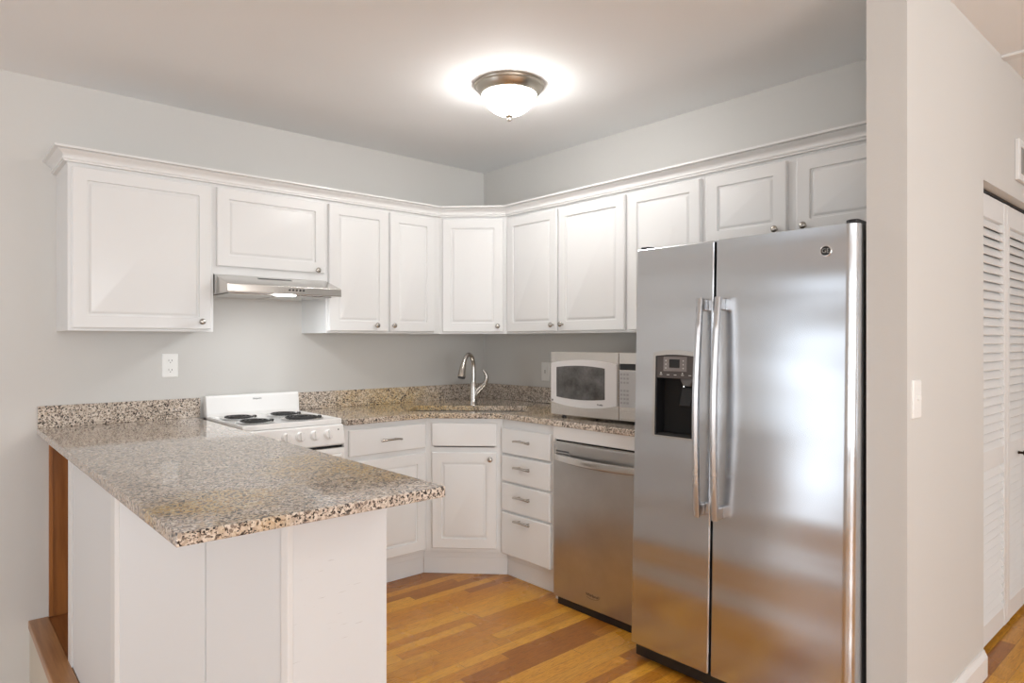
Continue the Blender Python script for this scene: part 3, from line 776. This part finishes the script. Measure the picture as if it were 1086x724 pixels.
# ------------------------------------------------------------------ outlets, switch, vent
def outlet(name, label, loc, rotz, w, h, kind, sockets=2):
    t = thing(name, label, kind, loc, rotz)
    obj('plate', ringloft([[(p[0], y, p[1]) for p in rrect(-w/2+i, w/2-i, -h/2+i, h/2-i, .004)] for i, y in ((0,0),(0,-.003),(.003,-.006))]), M_plastic, t, smooth=35)
    return t
t = outlet('power_outlet', 'white duplex power outlet on the wall left of the stove', (-2.083, 0, 1.199), 0, .076, .122, 'outlet')
for z in (.024, -.024):
    r = obj('receptacle', prism([rrect(-.0165,.0165,z-.014,z+.014,.009)], -.0085, -.005, 'y'), M_plastic, t)
    obj('slots', boxes((-.0085,-.0065,-.0089,-.0084,z-.002,z+.007),(.0060,.0085,-.0089,-.0084,z-.002,z+.007),(-.002,.002,-.0089,-.0084,z-.010,z-.006)), M_darkprint, r)
t = outlet('power_outlet', 'white wall outlet plate beside the microwave on the right wall', (0, -.640, 1.127), RB, .076, .122, 'outlet')
r = obj('receptacle', prism([rrect(-.0165,.0165,-.034,.034,.004)], -.0085, -.005, 'y'), M_plastic, t)
obj('slots', boxes((-.004,.004,-.0092,-.0084,.003,.009),(-.004,.004,-.0092,-.0084,-.009,-.003)), M_darkprint, r)
t = outlet('light_switch', 'white toggle light switch on the hall wall end', (-.657, -3.0, 1.138), 0, .074, .122, 'switch')
obj('toggle', boxes((-.006,.006,-.016,-.005,-.002,.014)), M_plastic, t, bevel=.002)
for z in (.042, -.042): obj('screw', lathe([(.001,-.005),(.003,-.005),(.0025,-.0068),(0,-.0068)], 10, 'y'), M_plastic, t, loc=(0,0,z))
t = thing('wall_vent', 'white framed air vent grille high on the hall wall above the closet', 'vent', (.80, -3.0, 2.137), 0)
obj('frame', prism([[(-.187,-.092),(.187,-.092),(.187,.092),(-.187,.092)], [(-.150,-.060),(.150,-.060),(.150,.060),(-.150,.060)]], -.018, 0, 'y'), M_trim, t, bevel=.004)
obj('backing', box(-.150,.150,-.004,-.0005,-.060,.060), M_vent, t)
bm = bmesh.new()
for k in range(22): bx(bm, -.146+k*.0136, -.146+k*.0136+.004, -.014, -.004, -.060, .060)
obj('grille', bm, mat('grey grille', (.40,.39,.37), .5), t)

# ------------------------------------------------------------------ closet bifold doors
t = bpy.data.objects.new('door_1', None); C.objects.link(t); t.location = (.124, -2.955, 0); t['kind'] = 'structure'
def leaf(x0, w, ang, px):
    bm = bmesh.new(); T = .028; st = .045; z0, z1 = .028, 1.952
    bx(bm, 0, st, 0, T, z0, z1); bx(bm, w-st, w, 0, T, z0, z1)
    for a, b_ in ((z0, .115), (.770, .852), (1.855, z1)): bx(bm, st, w-st, .002, T-.002, a, b_)
    for a, b_ in ((.115, .770), (.852, 1.855)):
        n = round((b_-a)/.0385); p = (b_-a)/n
        for k in range(n):
            zc_ = a+p*(k+.5)
            v_ = [bm.verts.new((x, y, zc_+dz)) for x in (st, w-st) for y, dz in ((.001,-.020),(.006,-.024),(T-.001,.016),(T-.006,.020))]
            for q in ((0,1,2,3),(7,6,5,4),(0,4,5,1),(1,5,6,2),(2,6,7,3),(3,7,4,0)): bm.faces.new([v_[i] for i in q])
    return obj('louvered_leaf', bm, M_trim, t, bevel=.0012, segs=1, loc=(x0, 0, 0), rotz=ang)
leaf(.003, .570, 0, 0)
l2 = leaf(.579, .570, 0, 0)
obj('door_knob', lathe([(.001,0),(.008,0),(.006,-.008),(.006,-.018),(.014,-.024),(.015,-.030),(.010,-.036),(0,-.037)], 16, 'y'), mat('dark bronze knob', (.05,.035,.025), .35, 1), l2, smooth=50, loc=(.205, 0, .790))
obj('track', box(0, 1.23, -.002, .035, 1.956, 1.9658), M_dark, t)

# ------------------------------------------------------------------ ceiling lights
def dome(label, x, y, power):
    t = thing('ceiling_light', label, 'ceiling light', (x, y, CEIL), 0, 'flush dome ceiling lights')
    obj('ring', lathe([(.001,0),(.164,0),(.167,-.006),(.164,-.013),(.157,-.016),(.154,-.022),(.148,-.034),(.138,-.046),(.129,-.050),(.124,-.046),(.122,-.004),(.001,-.004)], 64), M_bronze, t, smooth=30)
    g = []
    for k in range(15):
        a = k/14*pi/2; g.append((.126*cos(a)**1.18+.0001, -.044-.104*sin(a)))
    gl = obj('glass_dome', lathe([(.120,-.038)] + g[:-1] + [(0,-.148)], 64), lamp_glass(power), t, smooth=60)
    obj('finial', lathe([(.001,-.138),(.019,-.141),(.020,-.148),(.012,-.154),(.006,-.157),(.006,-.160),(.010,-.165),(.008,-.171),(0,-.174)], 24), M_bronze, t, smooth=50)
    return t
dome('round frosted glass ceiling light with a bronze ring above the kitchen floor', -.96, -1.371, DOME_GLOW)
dome('frosted glass ceiling light in the living area behind the camera', -.76, -4.53, REAR_DOME_GLOW)
